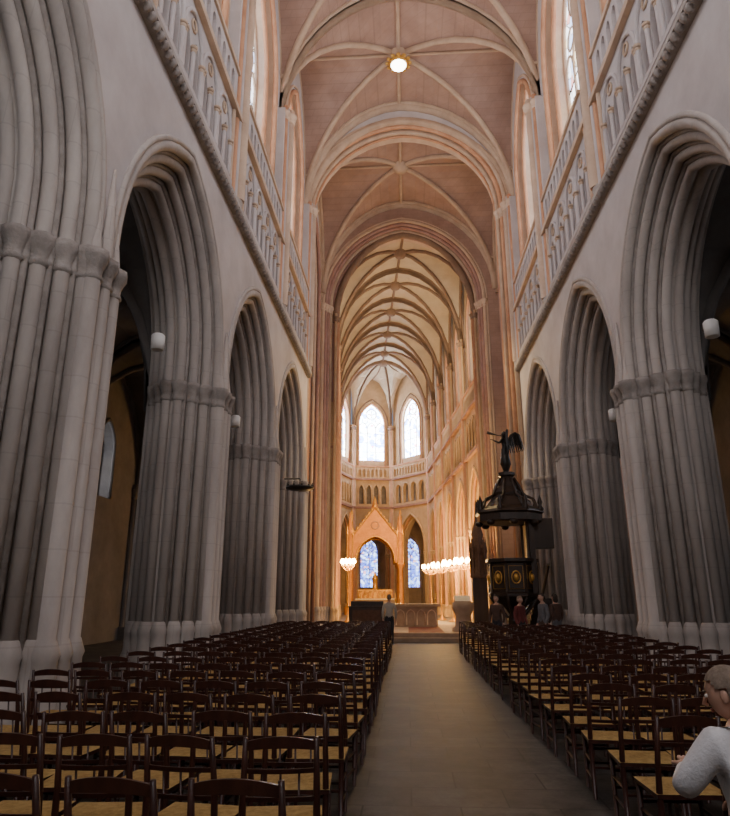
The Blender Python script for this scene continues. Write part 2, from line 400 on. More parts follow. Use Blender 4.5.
# ---------------------------------------------------------------- aisles
for X0,X1,sd,nm in ((XL-1.65,XL-7.2,-1,'left'),(XR+1.65,XR+7.2,1,'right')):
    T,_=frame((X1,0),(X1,10),sd); mb=MB()
    cs=[(a+b)/2 for a,b in zip(PY[:-1],PY[1:])]
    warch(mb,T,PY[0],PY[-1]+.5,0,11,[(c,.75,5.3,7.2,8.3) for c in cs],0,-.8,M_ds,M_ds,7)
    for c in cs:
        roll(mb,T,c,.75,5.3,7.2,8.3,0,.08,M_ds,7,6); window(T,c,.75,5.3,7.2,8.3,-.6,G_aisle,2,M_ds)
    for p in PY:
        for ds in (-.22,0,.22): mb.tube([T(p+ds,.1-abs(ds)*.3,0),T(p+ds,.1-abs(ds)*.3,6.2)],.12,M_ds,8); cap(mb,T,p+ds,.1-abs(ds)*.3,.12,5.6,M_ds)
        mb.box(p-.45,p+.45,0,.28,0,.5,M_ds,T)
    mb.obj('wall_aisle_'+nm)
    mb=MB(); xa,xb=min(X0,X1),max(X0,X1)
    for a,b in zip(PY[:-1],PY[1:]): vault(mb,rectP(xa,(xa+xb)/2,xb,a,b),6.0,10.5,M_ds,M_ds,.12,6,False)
    mb.obj('ceiling_aisle_'+nm)
# ---------------------------------------------------------------- floors
def tilefloor(name):
    m,nt,b=newmat(name); N=nt.nodes; L=nt.links
    tc=N.new('ShaderNodeTexCoord'); bk=N.new('ShaderNodeTexBrick'); L.new(tc.outputs['Object'],bk.inputs['Vector'])
    bk.inputs['Scale'].default_value=1; bk.inputs['Brick Width'].default_value=.8; bk.inputs['Row Height'].default_value=.55; bk.inputs['Mortar Size'].default_value=.008
    bk.inputs['Color1'].default_value=(.060,.055,.052,1); bk.inputs['Color2'].default_value=(.036,.033,.031,1); bk.inputs['Mortar'].default_value=(.015,.013,.012,1)
    n1=N.new('ShaderNodeTexNoise'); n1.inputs['Scale'].default_value=2.2; n1.inputs['Detail'].default_value=10; n1.inputs['Roughness'].default_value=.75; L.new(tc.outputs['Object'],n1.inputs['Vector'])
    r=N.new('ShaderNodeValToRGB'); r.color_ramp.elements[0].position=.38; r.color_ramp.elements[1].position=.62
    r.color_ramp.elements[0].color=(.3,.29,.28,1); r.color_ramp.elements[1].color=(1.9,1.85,1.8,1); L.new(n1.outputs['Fac'],r.inputs[0])
    mx=N.new('ShaderNodeMixRGB'); mx.blend_type='MULTIPLY'; mx.inputs[0].default_value=1; L.new(bk.outputs[0],mx.inputs[1]); L.new(r.outputs[0],mx.inputs[2]); L.new(mx.outputs[0],b.inputs['Base Color'])
    r2=N.new('ShaderNodeMapRange'); r2.inputs['To Min'].default_value=.45; r2.inputs['To Max'].default_value=.85; L.new(n1.outputs['Fac'],r2.inputs[0]); L.new(r2.outputs[0],b.inputs['Roughness'])
    b.inputs['Specular IOR Level'].default_value=.28
    bp=N.new('ShaderNodeBump'); bp.inputs['Strength'].default_value=.5; bp.inputs['Distance'].default_value=.02; L.new(n1.outputs['Fac'],bp.inputs['Height']); L.new(bp.outputs[0],b.inputs['Normal'])
    return m
M_tile=tilefloor('worn_flagstones')
M_fl=stone('floor_slate',(.10,.09,.085),(.20,.18,.165),1.1,.45,.15)
mb=MB(); mb.box(-15.5,16,PY[0]-.5,34.9,-.3,0,M_tile); mb.obj('floor')
mb=MB(); mb.box(-11,9,34.9,76,-.3,.32,M_fl); mb.obj('floor_choir')
mb=MB(); mb.box(-3.4,3.9,25.9,34.89,0.001,.16,M_sand); mb.box(-3.0,3.5,26.3,34.89,.16,.32,M_sand)
mb.box(.0,1.4,26.6,34.5,.32,.325,M_red); mb.obj('sanctuary_platform')
# ---------------------------------------------------------------- choir
CL0,CL1=(-3.95,35.1),(-5.95,57.2)
CR0,CR1=(4.15,35.1),(2.05,57.4)
AP=[CL1,(-5.0,60.6),(-1.33,61.3),CR1]
def choir_wall(name,p0,p1,side,nb,hwA=1.55,glassm=None,wn=3,hwW=None):
    T,Ln=frame(p0,p1,side); mb=MB(); B=Ln/nb; cs=[B*(i+.5) for i in range(nb)]
    hwA=min(hwA,B/2-.5); hwW=hwW or min(1.2,B/2-.6)
    S=M_cs
    for i in range(3):
        d=.18*i
        warch(mb,T,0,Ln,.3,9.6,[(c,hwA+.3-d,.3,6.0,8.9-d) for c in cs],-.2*i,-.2*(i+1) if i<2 else -.9,S,S,7)
        for c in cs:
            roll(mb,T,c,hwA+.3-d,.3,6.0,8.9-d,-.2*i,.09,S if i!=1 else M_or,7,6)
            for s in (c-hwA-.3+d,c+hwA+.3-d): cap(mb,T,s,-.2*i,.09,5.1,S,.35); base(mb,T,s,-.2*i,.09,S,.3,.8)
    mb.box(0,Ln,-.3,.18,9.55,9.75,M_pk,T)
    tr=[]
    for c in cs:
        k=4; w=(B-.9)/k
        for g in range(k): tr.append((c+(g-(k-1)/2)*w,w*.36,10.0,11.3,11.8))
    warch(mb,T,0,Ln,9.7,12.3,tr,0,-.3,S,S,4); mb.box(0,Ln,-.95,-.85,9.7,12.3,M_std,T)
    for t in tr: roll(mb,T,t[0],t[1],10.0,11.3,11.8,.02,.05,S,4,5)
    mb.box(0,Ln,-1.2,.2,12.25,12.4,M_pk,T)
    for c in cs:
        k=int((B-.7)/.4); ops=[(c+(g-(k-1)/2)*.4,.13,12.55,13.1,13.3) for g in range(k)]
        warch(mb,T,c-B/2+.3,c+B/2-.3,12.4,13.5,ops,.1,0,S,S,3); mb.box(c-B/2+.2,c+B/2-.2,-.04,.15,13.5,13.65,M_or,T)
    warch(mb,T,0,Ln,12.4,23.5,[(c,hwW,14.2,17.8,19.9) for c in cs],-.25,-.9,S,S,8)
    for c in cs:
        roll(mb,T,c,hwW,13.7,17.8,19.9,-.22,.08,M_or,8,6); roll(mb,T,c,hwW+.3,13.7,17.8,20.3,-.22,.06,M_vr,8,6)
        window(T,c,hwW,14.2,17.8,19.9,-.6,glassm or G_choir,wn,M_cs,.045)
    for i in range(nb+1):
        s=B*i
        for ds,n,r,m in [(-.2,.02,.08,S),(0,.12,.12,M_or),(.2,.02,.08,S)]:
            mb.tube([T(s+ds,n,.3),T(s+ds,n,17.6)],r,m,7); cap(mb,T,s+ds,n,r,17.1,M_vr,.3); base(mb,T,s+ds,n,r,S,.3,.8)
    return mb.obj(name)
choir_wall('wall_choir_left',CL0,CL1,-1,5)
choir_wall('wall_choir_right',CR0,CR1,1,5)
for i in range(3):
    L_=(Vector(AP[i])-Vector(AP[i+1])).length
    choir_wall('wall_apse_%d'%(i+1),AP[i],AP[i+1],-1,1,1.5,G_apse,3,min(1.32,L_/2-.6))
mb=MB(); CVS,CVC=17.2,22.9
def choirP(v0,v1):
    def P(u,v):
        t=v0+(v1-v0)*(v+1)/2
        a=Vector(CL0).lerp(Vector(CL1),t); b=Vector(CR0).lerp(Vector(CR1),t); q=a.lerp(b,(u+1)/2); return (q.x,q.y)
    return P
for i in range(5): vault(mb,choirP(i/5,(i+1)/5),CVS,CVC,M_vc,M_vr,.12,8)
O=(Vector(CL1)+Vector(CR1))/2+Vector((.02,.15))
for i in range(3):
    A,B_=Vector(AP[i]),Vector(AP[i+1]); N=8; pts=[]
    for a in range(N+1):
        r=1-math.cos(pi/2*a/N)
        for b in range(N+1):
            t=.5+.5*math.sin(pi/2*(2*b/N-1)); e=A.lerp(B_,t); q=e.lerp(O,r)
            z=CVS+(CVC-CVS)*max(math.sqrt(max(0,1-(1-r)**2)),.9*math.sqrt(max(0,1-(2*t-1)**2)))
            pts.append((q.x,q.y,z))
    f=[(a*(N+1)+b,a*(N+1)+b+1,(a+1)*(N+1)+b+1,(a+1)*(N+1)+b) for a in range(N) for b in range(N)]
    mb.add(pts,f,M_vc)
    for E in (A,B_,A.lerp(B_,.5)):
        half=(E-A.lerp(B_,.5)).length<.01
        rp=[]
        for a in range(N+1):
            r=1-math.cos(pi/2*a/N); q=E.lerp(O,r); z=CVS+(CVC-CVS)*math.sqrt(max(0,1-(1-r)**2))
            if half: z=max(z,CVS+(CVC-CVS)*.9)
            rp.append((q.x,q.y,z-.05))
        mb.tube(rp,.11 if not half else .06,M_vr,6)
mb.lathe(O.x,O.y,[(.15,CVC-.5),(.4,CVC-.4),(.55,CVC-.1),(.5,CVC)],M_vr,14)
mb.obj('ceiling_choir')
mb=MB()
Tc,_=frame((0,69.5),(10,69.5),-1)
warch(mb,Tc,-11,9,.3,13,[(-4.0,.95,2.6,6.1,7.6),(.35,.95,2.6,6.1,7.6)],0,-.6,M_cs,M_or,7)
for c in (-4.0,.35): roll(mb,Tc,c,1.1,.3,6.1,7.85,.05,.1,M_cs,7,6)
mb.obj('wall_chapel')
for c in (-4.0,.35): window(Tc,c,.95,2.6,6.1,7.6,-.3,G_chap,2,M_cs,.05)
mb=MB()
Ta,_=frame((-11,35.1),(-11,69.5),-1); warch(mb,Ta,0,34.4,.3,13,[],0,-.5,M_cs)
mb.obj('wall_ambulatory_left')
mb=MB(); Tb,_=frame((9,35.1),(9,69.5),1); warch(mb,Tb,0,34.4,.3,13,[],0,-.5,M_cs)
mb.obj('wall_ambulatory_right')
mb=MB()
mb.box(-11,-6.7,35.1,69.6,9.8,10.1,M_vc); mb.box(5,9,35.1,69.6,9.8,10.1,M_vc); mb.box(-6.7,5,62.3,69.6,9.8,10.1,M_vc)
mb.obj('ceiling_ambulatory')
# ---------------------------------------------------------------- baldachin + altar
bd=empty('gilded_baldachin',(-2.62,54.2,.321),.06)
mb=MB()
for (p0,p1,w) in (((-2.0,-1.4),(2.0,-1.4),4.0),((-2.0,1.4),(2.0,1.4),4.0),((-2.0,-1.4),(-2.0,1.4),2.8),((2.0,-1.4),(2.0,1.4),2.8)):
    T,Ln=frame(p0,p1,-1); hw=w/2-.45
    warch(mb,T,.15,w-.15,3.9,6.2,[(w/2,hw,3.9,4.1,6.0)],.12,-.12,M_gob,M_gd,8)
    roll(mb,T,w/2,hw,3.9,4.1,6.0,.13,.07,M_gd,8,6)
    zt=8.3 if w>3 else 7.5
    mb.quad([T(.1,.1,6.1),T(w-.1,.1,6.1),T(w/2,.1,zt)],M_gob); mb.quad([T(.1,-.1,6.1),T(w-.1,-.1,6.1),T(w/2,-.1,zt)],M_gob)
    for s in (.1,w-.1):
        mb.tube([T(s,.1,5.9),T(w/2,.1,zt)],.1,M_gd,6)
        for k in range(1,8):
            q=k/8; mb.lathe(s+(w/2-s)*q,.1,[(.03,5.9+(zt-5.9)*q),(.13,6.02+(zt-5.9)*q),(.02,6.15+(zt-5.9)*q)],M_gd,6,T)
    mb.lathe(w/2,.1,[(.05,zt-.1),(.16,zt+.15),(.05,zt+.3),(.13,zt+.5),(.02,zt+.8)],M_gd,8,T)
    mb.tube([T(w/2+.3*math.cos(k*pi/6),.14,6.85+.3*math.sin(k*pi/6)) for k in range(12)],.06,M_pk,5,closed=True)
for x in (-2,2):
    for y in (-1.4,1.4):
        mb.lathe(x,y,[(.42,0),(.42,.5),(.3,.62),(.22,.75),(.2,3.5),(.34,3.75),(.34,3.9),(.26,3.95),(.26,6.2),(.36,6.3),(.2,6.5),(.03,7.9)],M_gob,8)
        for a in range(4): mb.lathe(x+.3*math.cos(a*pi/2+pi/4),y+.3*math.sin(a*pi/2+pi/4),[(.06,3.8),(.06,6.0),(.1,6.1),(.01,6.9)],M_gd,6)
mb.obj('canopy_frame',bd)
mb=MB(); mb.lathe(0,0,[(1.5,6.2),(.5,7.1),(.4,7.4),(.3,8.4),(.02,9.4)],M_gob,8); mb.obj('canopy_spire',bd)
mb=MB(); mb.box(-1.5,1.5,-.5,.5,0,1.1,M_sand); mb.box(-1.6,1.6,-.6,.6,1.1,1.2,M_cl)
mb.box(-1.4,1.4,.25,.5,1.2,1.9,M_gd)
for k in range(7):
    T3=lambda s,nn,z:Vector((s,.24+nn,z)); roll(mb,T3,-1.2+.4*k,.16,1.25,1.55,1.78,0,.03,M_gob,4,5)
    if k!=3: mb.lathe(-1.2+.4*k,.0,[(.08,1.2),(.03,1.25),(.03,1.7),(.05,1.72),(.02,1.75),(.02,2.0)],M_gd,8)
mb.lathe(0,.35,[(.3,1.9),(.22,2.0),(.2,2.6),(.28,2.7),(.02,3.3)],M_gd,8); mb.obj('high_altar',bd)
fa=MB(); fa.box(-1.0,1.0,-.4,.4,.0,.88,M_sand)
for k in range(4):
    T3=lambda s,nn,z:Vector((s,-.41+nn,z)); roll(fa,T3,-.72+.48*k,.19,.08,.5,.74,0,.03,M_stc,5,5)
fa.box(-1.15,1.15,-.5,.5,.88,1.0,M_sand); fa.box(-.5,.5,-.51,.51,1.0,1.012,M_cl)
for x in (-.95,-.75,.95): fa.lathe(x,.1,[(.09,1.0),(.03,1.04),(.03,1.2),(.06,1.22),(.025,1.24),(.025,1.5)],M_gd,8)
fa.obj('celebration_altar',None,(.35,32.0,.327))
fa=MB(); fa.lathe(0,0,[(.45,0),(.45,.12),(.34,.2),(.30,.6),(.42,.85),(.44,1.1),(.36,1.12)],M_sand,10); fa.box(-.34,.34,-.24,.24,1.1,1.16,M_sand)
fa.quad([(-.32,-.24,1.16),(.32,-.24,1.16),(.32,.22,1.38),(-.32,.22,1.38)],M_cl); fa.quad([(-.32,.22,1.16),(.32,.22,1.16),(.32,.22,1.38),(-.32,.22,1.38)],M_sand)
fa.quad([(-.32,-.24,1.16),(-.32,.22,1.38),(-.32,.22,1.16)],M_sand); fa.quad([(.32,-.24,1.16),(.32,.22,1.38),(.32,.22,1.16)],M_sand)
fa.obj('stone_ambo',None,(2.2,27.6,.322))
fa=MB(); fa.box(-.75,.75,-.35,.35,0,.9,M_oak); fa.box(-.8,.8,-.4,.1,.9,.95,M_oak); fa.box(-.7,.7,.0,.35,.95,1.15,M_oak); fa.box(-.6,.6,-.36,-.34,.15,.8,M_c1)
fa.obj('organ_console',None,(-1.75,29.0,.322))
def candelabrum(x,y,z=.322,H=3.0,R=.5):
    mb=MB(); mb.lathe(0,0,[(.28,0),(.28,.05),(.12,.12),(.05,.3),(.03,.6),(.06,1.2),(.03,1.3),(.03,H-.3),(.07,H-.2),(.03,H)],M_gd,10)
    n=10
    mb.tube([(R*math.cos(2*pi*k/24),R*math.sin(2*pi*k/24),H-.05) for k in range(24)],.025,M_gd,6,closed=True)
    for k in range(n):
        a=2*pi*k/n; X,Y=R*math.cos(a),R*math.sin(a)
        mb.tube([(0,0,H-.35),(X*.5,Y*.5,H-.25),(X,Y,H-.05)],.018,M_gd,5)
        mb.lathe(X,Y,[(.05,H-.05),(.05,H),(.02,H),(.02,H+.08)],M_cl,8); mb.lathe(X,Y,[(.04,H+.08),(.095,H+.17),(.075,H+.26),(.005,H+.36)],M_bulb,8)
    mb.obj('candelabrum',None,(x,y,z))
CAND=((3.05,36.0),(2.55,38.3),(2.0,40.8),(1.5,43.5),(-3.25,36.6))
for x,y in CAND: candelabrum(x,y,R=.5 if x>0 else .34)
# ---------------------------------------------------------------- chairs
ch=MB()
for x in (-.2,.2):
    ch.tube([(x,.19,0),(x,.19,.45)],[.016,.021],M_wd,8)
    ch.tube([(x,-.19,0),(x,-.19,.45),(x*.98,-.21,.65),(x*.95,-.27,.92)],[.017,.021,.019,.014],M_wd,8)
    for z in (.14,.28): ch.tube([(x,-.19,z),(x,.19,z)],.011,M_wd,6)
for z,y in ((.2,.19),(.32,.19),(.24,-.19)): ch.tube([(-.2,y,z),(.2,y,z)],.011,M_wd,6)
def slat(z0,z1,y,bow,th=.012,arch=0):
    K=8; P=[]
    for i in range(K+1):
        t=-1+2*i/K; x=.192*t; yy=y-bow*(1-t*t); zz=arch*(1-t*t)
        P+=[(x,yy,z0+zz*.5),(x,yy-th,z0+zz*.5),(x,yy-th-.008,z1+zz),(x,yy-.008,z1+zz)]
    f=[]
    for i in range(K):
        for k in range(4): f.append((i*4+k,i*4+(k+1)%4,(i+1)*4+(k+1)%4,(i+1)*4+k))
    ch.add(P,f,M_wd,False)
slat(.855,.90,-.245,.03,.016,.03); slat(.74,.765,-.22,.025); slat(.60,.625,-.2,.02)
SP_=[]
for j in range(7):
    for i in range(7):
        a,b=-1+i/3,-1+j/3; SP_.append((.225*a,.215*b,.475-.012*(1-max(abs(a),abs(b)))-.012*(abs(a)>.99 or abs(b)>.99)))
f=[(j*7+i,j*7+i+1,(j+1)*7+i+1,(j+1)*7+i) for j in range(6) for i in range(6)]
ch.add(SP_,f,M_ru,True); ch.box(-.222,.222,-.212,.212,.435,.462,M_wd)
for k in (-.1,.0,.1): ch.tube([(k,-.2,.61),(k,-.225,.75)],.007,M_wd,5)
c0=ch.obj('church_chair',None,(0,0,0)); cme=c0.data; first=True
rows=[]
y=2.45
while y<22.3: rows.append(y); y+=.80
def put(x,y,rz):
    global first
    if first: o=c0; first=False
    else:
        o=D.objects.new('church_chair',cme); SC.collection.objects.link(o)
    o.location=(x,y,0); o.rotation_euler[2]=rz
for y in rows:
    for i in range(7):
        put(-.74-.5*i+random.uniform(-.03,.03),y+random.uniform(-.06,.06),random.uniform(-.13,.13))
    for i in range(6):
        if y>19.4 and i>1: continue
        if i==0 and abs(y-3.25)<.4: put(1.56,3.24,.05); continue
        put(1.78+.5*i+(.06 if abs(y-3.25)<.4 else 0)+random.uniform(-.03,.03),y+random.uniform(-.06,.06),random.uniform(-.13,.13))
# ---------------------------------------------------------------- people
def skinmesh(verts,edges,radii,labels,matlist,name,parent,sub=2,root=0):
    me=D.meshes.new(name+'_sk'); me.from_pydata([tuple(v) for v in verts],edges,[]); o=D.objects.new(name+'_sk',me); SC.collection.objects.link(o)
    md=o.modifiers.new('s','SKIN')
    for i,r in enumerate(radii):
        r2=r if isinstance(r,tuple) else (r,r); me.skin_vertices[0].data[i].radius=r2; me.skin_vertices[0].data[i].use_root=(i==root)
    md.use_smooth_shade=True; ss=o.modifiers.new('b','SUBSURF'); ss.levels=sub; ss.render_levels=sub
    dg=bpy.context.evaluated_depsgraph_get(); dg.update()
    nm=D.meshes.new_from_object(o.evaluated_get(dg)); D.objects.remove(o)
    nm.name=name; nm.materials.clear()
    for m in matlist: nm.materials.append(m)
    segs=[(Vector(verts[a]),Vector(verts[b])) for a,b in edges]
    for p in nm.polygons:
        c=p.center; best=1e9;bi=0
        for i,(a,b) in enumerate(segs):
            d=b-a; t=max(0,min(1,(c-a).dot(d)/max(d.dot(d),1e-9))); q=(a+d*t-c).length
            if q<best: best=q;bi=i
        p.material_index=labels[bi]; p.use_smooth=True
    no=D.objects.new(name,nm); SC.collection.objects.link(no); no.parent=parent; return no
def hand(name,parent,w,fwd,pn,side,mat,curl=.5,sc=1.0):
    w=Vector(w); f=Vector(fwd).normalized(); p=Vector(pn); p=(p-f*p.dot(f)).normalized(); s=f.cross(p)*side
    V=[w-f*.02,w+f*.02,w+f*.06]; E=[(0,1),(1,2)]; R=[.024,.026,(.030,.022)]
    for i,(o,L) in enumerate(((-.033,.062),(-.012,.074),(.010,.070),(.030,.055))):
        b=w+f*.088*sc+s*o; k=len(V); V.append(b); R.append(.0125); E.append((2,k)); a=curl*.5; pos=b
        for j,l in enumerate((.45,.32,.23)):
            d=f*math.cos(a)+p*math.sin(a); pos=pos+d*L*l*1.15; V.append(pos.copy()); R.append(.0098-.0012*j); E.append((len(V)-2,len(V)-1)); a+=curl
    b=w+f*.03-s*.03; k=len(V); V.append(b); R.append(.013); E.append((1,k))
    d=(f*.6-s*.7+p*.3).normalized(); V.append(b+d*.035); R.append(.011); E.append((k,k+1)); d=(f*.9-s*.3+p*.3).normalized(); V.append(V[-1]+d*.03); R.append(.009); E.append((k+1,k+2))
    skinmesh(V,E,R,[0]*len(E),[mat],name,parent,1,1)
def head(parent,c,skin,hair,yaw=0,pitch=0,long=False,statue=False):
    mb=MB()
    def fn(p,q):
        if p.z<0: k=-p.z/.118; p.x*=1-.30*k*k; p.y*=(1-.12*k) if p.y>0 else (1-.45*k)
        if p.y>0: p.y*=.96
        if q.y>.6 and -.1<q.z<.35: p.y-=.004
        return p
    mb.ell((0,0,0),(.076,.096,.118),skin,16,fn)
    mb.tube([(0,.088,.018),(0,.102,-.008),(0,.113,-.026),(0,.096,-.036)],[.006,.009,.012,.007],skin,8)
    for x in (-.03,.03):
        mb.ell((x,.082,.008),(.014,.010,.009),skin if statue else M_wh,6)
        if not statue: mb.ell((x,.0905,.008),(.006,.004,.006),M_haird,5)
        mb.tube([(x-.017,.084,.027),(x,.091,.031),(x+.017,.084,.027)],.0035,hair,5)
    mb.ell((0,.086,-.055),(.024,.008,.006),skin if statue else M_lip,6); mb.ell((0,.084,-.064),(.019,.008,.005),skin if statue else M_lip,6)
    for x in (-1,1): mb.ell((x*.077,-.008,-.003),(.010,.02,.03),skin,7)
    mb.ell((0,-.012,.014),(.088,.104,.118),hair,18,None,lambda c:(c.z>.045 or (c.y<.03 and c.z>.012) or (c.y<-.012 and c.z>-.075)) and not(c.y>.05 and c.z<.065))
    if long:
        mb.ell((0,-.05,-.06),(.082,.065,.10),hair,10)
    o=mb.obj('head',parent,c,yaw); o.rotation_euler[0]=pitch; return o
def person(name,loc,rz,top,legs,skin=None,hair=None,J=None,bulk=1.0,hyaw=0,hpitch=0,long=False,scale=1,statue=False,curl=.45,empt=None):
    skin=skin or M_skin; hair=hair or M_haird
    j=dict(pel=(0,0,.95),sp=(0,-.01,1.12),ch=(0,0,1.30),nb=(0,-.005,1.44),nt=(0,.01,1.53),
      shl=(-.175,-.01,1.39),ell=(-.235,-.03,1.12),wrl=(-.235,.07,.89),shr=(.175,-.01,1.39),elr=(.235,-.03,1.12),wrr=(.235,.07,.89),
      hpl=(-.095,0,.88),knl=(-.10,.02,.49),anl=(-.105,-.03,.09),tol=(-.125,.12,.035),hpr=(.095,0,.88),knr=(.10,.02,.49),anr=(.105,-.03,.09),tor=(.125,.12,.035),hd=(0,.025,1.62))
    if J: j.update(J)
    e=empty(name,loc,rz) if empt is None else empt
    if empt is None: e.scale=(scale,)*3
    names=['pel','sp','ch','nb','nt','shl','ell','wrl','shr','elr','wrr','hpl','knl','anl','tol','hpr','knr','anr','tor']
    b=bulk
    rad=dict(pel=(.15*b,.12*b),sp=(.135*b,.11*b),ch=(.155*b,.12*b),nb=.075,nt=.052,shl=.072*b,ell=.052*b,wrl=.034*b,shr=.072*b,elr=.052*b,wrr=.034*b,
      hpl=.095,knl=.065,anl=.042,tol=.038,hpr=.095,knr=.065,anr=.042,tor=.038)
    E=[('pel','sp',0),('sp','ch',0),('ch','nb',0),('nb','nt',2),('ch','shl',0),('shl','ell',0),('ell','wrl',0),('ch','shr',0),('shr','elr',0),('elr','wrr',0),
       ('pel','hpl',1),('hpl','knl',1),('knl','anl',1),('anl','tol',3),('pel','hpr',1),('hpr','knr',1),('knr','anr',1),('anr','tor',3)]
    ix={n:i for i,n in enumerate(names)}
    skinmesh([j[n] for n in names],[(ix[a],ix[c]) for a,c,_ in E],[rad[n] for n in names],[l for _,_,l in E],[top,legs,skin,skin if statue else M_haird],'body',e,2,0)
    for s,sd in (('l',-1),('r',1)):
        w=Vector(j['wr'+s]); f=(w-Vector(j['el'+s])).normalized()
        hand('hand_'+s,e,w,f,Vector((-sd*.9,.3,0)) if abs(f.z)>.5 else Vector((0,0,-1)),sd,skin,curl)
    head(e,j['hd'],skin,hair,hyaw,hpitch,long,statue)
    return e
seat=dict(pel=(0,-.06,.59),sp=(0,-.05,.76),ch=(-.01,.0,.93),nb=(-.02,.03,1.06),nt=(-.03,.055,1.125),hd=(-.04,.085,1.205),
  shl=(-.185,.0,1.01),ell=(-.315,.07,.81),wrl=(-.19,.27,.86),shr=(.17,.0,1.01),elr=(.27,.08,.80),wrr=(.12,.28,.72),
  hpl=(-.10,.0,.56),knl=(-.12,.40,.53),anl=(-.12,.38,.10),tol=(-.13,.53,.04),hpr=(.10,.0,.56),knr=(.12,.40,.53),anr=(.12,.38,.10),tor=(.13,.53,.04))
person('seated_woman',(1.55,3.36,0),.12,M_jw,M_trd,hair=M_hairg,J=seat,bulk=1.18,hyaw=.8,hpitch=-.2)
person('standing_worshipper',(-.68,24.6,0),0,M_c4,M_trd,hair=M_hairg)
for x,y,rz,t,l,hr,lg in ((2.75,21.4,2.6,M_c1,M_trd,M_haird,True),(3.35,20.7,-2.4,M_c3,M_trd,M_hairg,False),(3.95,20.3,1.9,M_c2,M_c1,M_haird,False),(4.45,20.9,.6,M_c1,M_c2,M_haird,True)):
    person('visitor',(x,y,0),rz,t,l,hair=hr,long=lg,scale=random.uniform(.94,1.02))
# ---------------------------------------------------------------- pulpit
pu=empty('carved_pulpit',(3.5,22.7,0.001)); mb=MB(); ph=pi/8
mb.lathe(0,0,[(.5,0),(.5,.15),(.3,.25),(.22,.5),(.26,.9),(.2,1.1),(.35,1.3),(.75,1.62),(.86,1.66),(.86,1.76),(.78,1.8),(.78,2.7),(.9,2.76),(.9,2.86),(.7,2.88)],M_oak,8,ph=ph,sm=False)
for k in range(8):
    a=2*pi*k/8; ca,sa=math.cos(a),math.sin(a)
    T3=lambda s,nn,z,ca=ca,sa=sa:Vector((ca*(.725+nn)-sa*s,sa*(.725+nn)+ca*s,z))
    mb.box(-.2,.2,0,.03,1.92,2.6,M_oak,T3)
    mb.tube([T3(.14*math.cos(q*pi/6),.04,2.26+.2*math.sin(q*pi/6)) for q in range(12)],.025,M_gd,5,closed=True)
    mb.tube([T3(-.23,.02,1.9),T3(.23,.02,1.9),T3(.23,.02,2.62),T3(-.23,.02,2.62)],.010,M_gd,5,closed=True)
    P=T3(0,.04,2.26); mb.ell(P,(.09,.09,.13),M_gd,6)
    v=a+pi/8; mb.tube([(.8*math.cos(v),.8*math.sin(v),1.78),(.8*math.cos(v),.8*math.sin(v),2.74)],.05,M_oak,6)
    mb.tube([(.25*math.cos(v),.25*math.sin(v),1.0),(.55*math.cos(v),.55*math.sin(v),1.3),(.8*math.cos(v),.8*math.sin(v),1.66)],.045,M_oak,6)
mb.obj('drum',pu)
mb=MB(); mb.box(.55,.72,-.55,.55,1.75,4.3,M_oak); mb.box(.5,.55,-.35,.35,2.9,4.0,M_oak)
for y in (-.5,.5): mb.lathe(.5,y,[(.09,2.75),(.06,2.9),(.06,3.9),(.1,4.1)],M_oak,8)
mb.box(.6,1.4,-.25,.25,3.2,4.2,M_oak)
mb.obj('back_panel',pu)
mb=MB(); mb.lathe(0,0,[(1.0,4.05),(1.12,4.1),(1.12,4.32),(1.2,4.38),(1.15,4.46),(.85,4.6),(.62,4.9),(.5,5.0),(.52,5.1),(.34,5.3),(.22,5.65),(.3,5.7),(.3,5.8),(.05,5.82)],M_oak,8,ph=ph,sm=False)
for k in range(8):
    a=2*pi*k/8+pi/8; c,s=math.cos(a),math.sin(a)
    mb.lathe(1.08*c,1.08*s,[(.09,4.4),(.12,4.5),(.05,4.62),(.09,4.72),(.01,4.95)],M_oak,8)
    mb.tube([(1.0*c,1.0*s,4.45),(.85*c,.85*s,4.85),(.55*c,.55*s,5.0),(.4*c,.4*s,5.35),(.25*c,.25*s,5.6)],.05,M_oak,6)
    a=2*pi*k/8; mb.ell((1.02*math.cos(a),1.02*math.sin(a),4.03),(.14,.14,.1),M_oak,6)
mb.obj('sounding_board',pu)
mb=MB()
for k in range(9):
    z=1.6-k*.175
    mb.box(.72,1.3,.3+k*.27,.6+k*.27,max(0,z-.18),z,M_oak)
mb.tube([(.74,.3,2.7),(.74,2.7,1.0)],.05,M_oak,6); mb.tube([(1.28,.3,2.7),(1.28,2.7,1.0)],.05,M_oak,6)
for k in range(10): mb.tube([(.74,.35+k*.25,1.5-k*.165),(.74,.35+k*.25,2.65-k*.175)],.025,M_oak,5)
mb.obj('stair',pu)
ang=D.objects.new('angel_statue',None); SC.collection.objects.link(ang); ang.parent=pu; ang.location=(0,0,5.8); ang.rotation_euler[2]=.9; ang.scale=(.86,)*3
aj=dict(elr=(.36,.12,1.42),wrr=(.42,.30,1.62),ell=(-.32,.05,1.2),wrl=(-.42,.24,1.32),knr=(.12,.16,.55),anr=(.12,-.05,.3),tor=(.13,.02,.2),sp=(0,-.03,1.12),anl=(-.05,0,.09),tol=(-.06,.12,.035))
person('angel',None,0,M_dark,M_dark,skin=M_dark,hair=M_dark,J=aj,statue=True,empt=ang)
mb=MB()
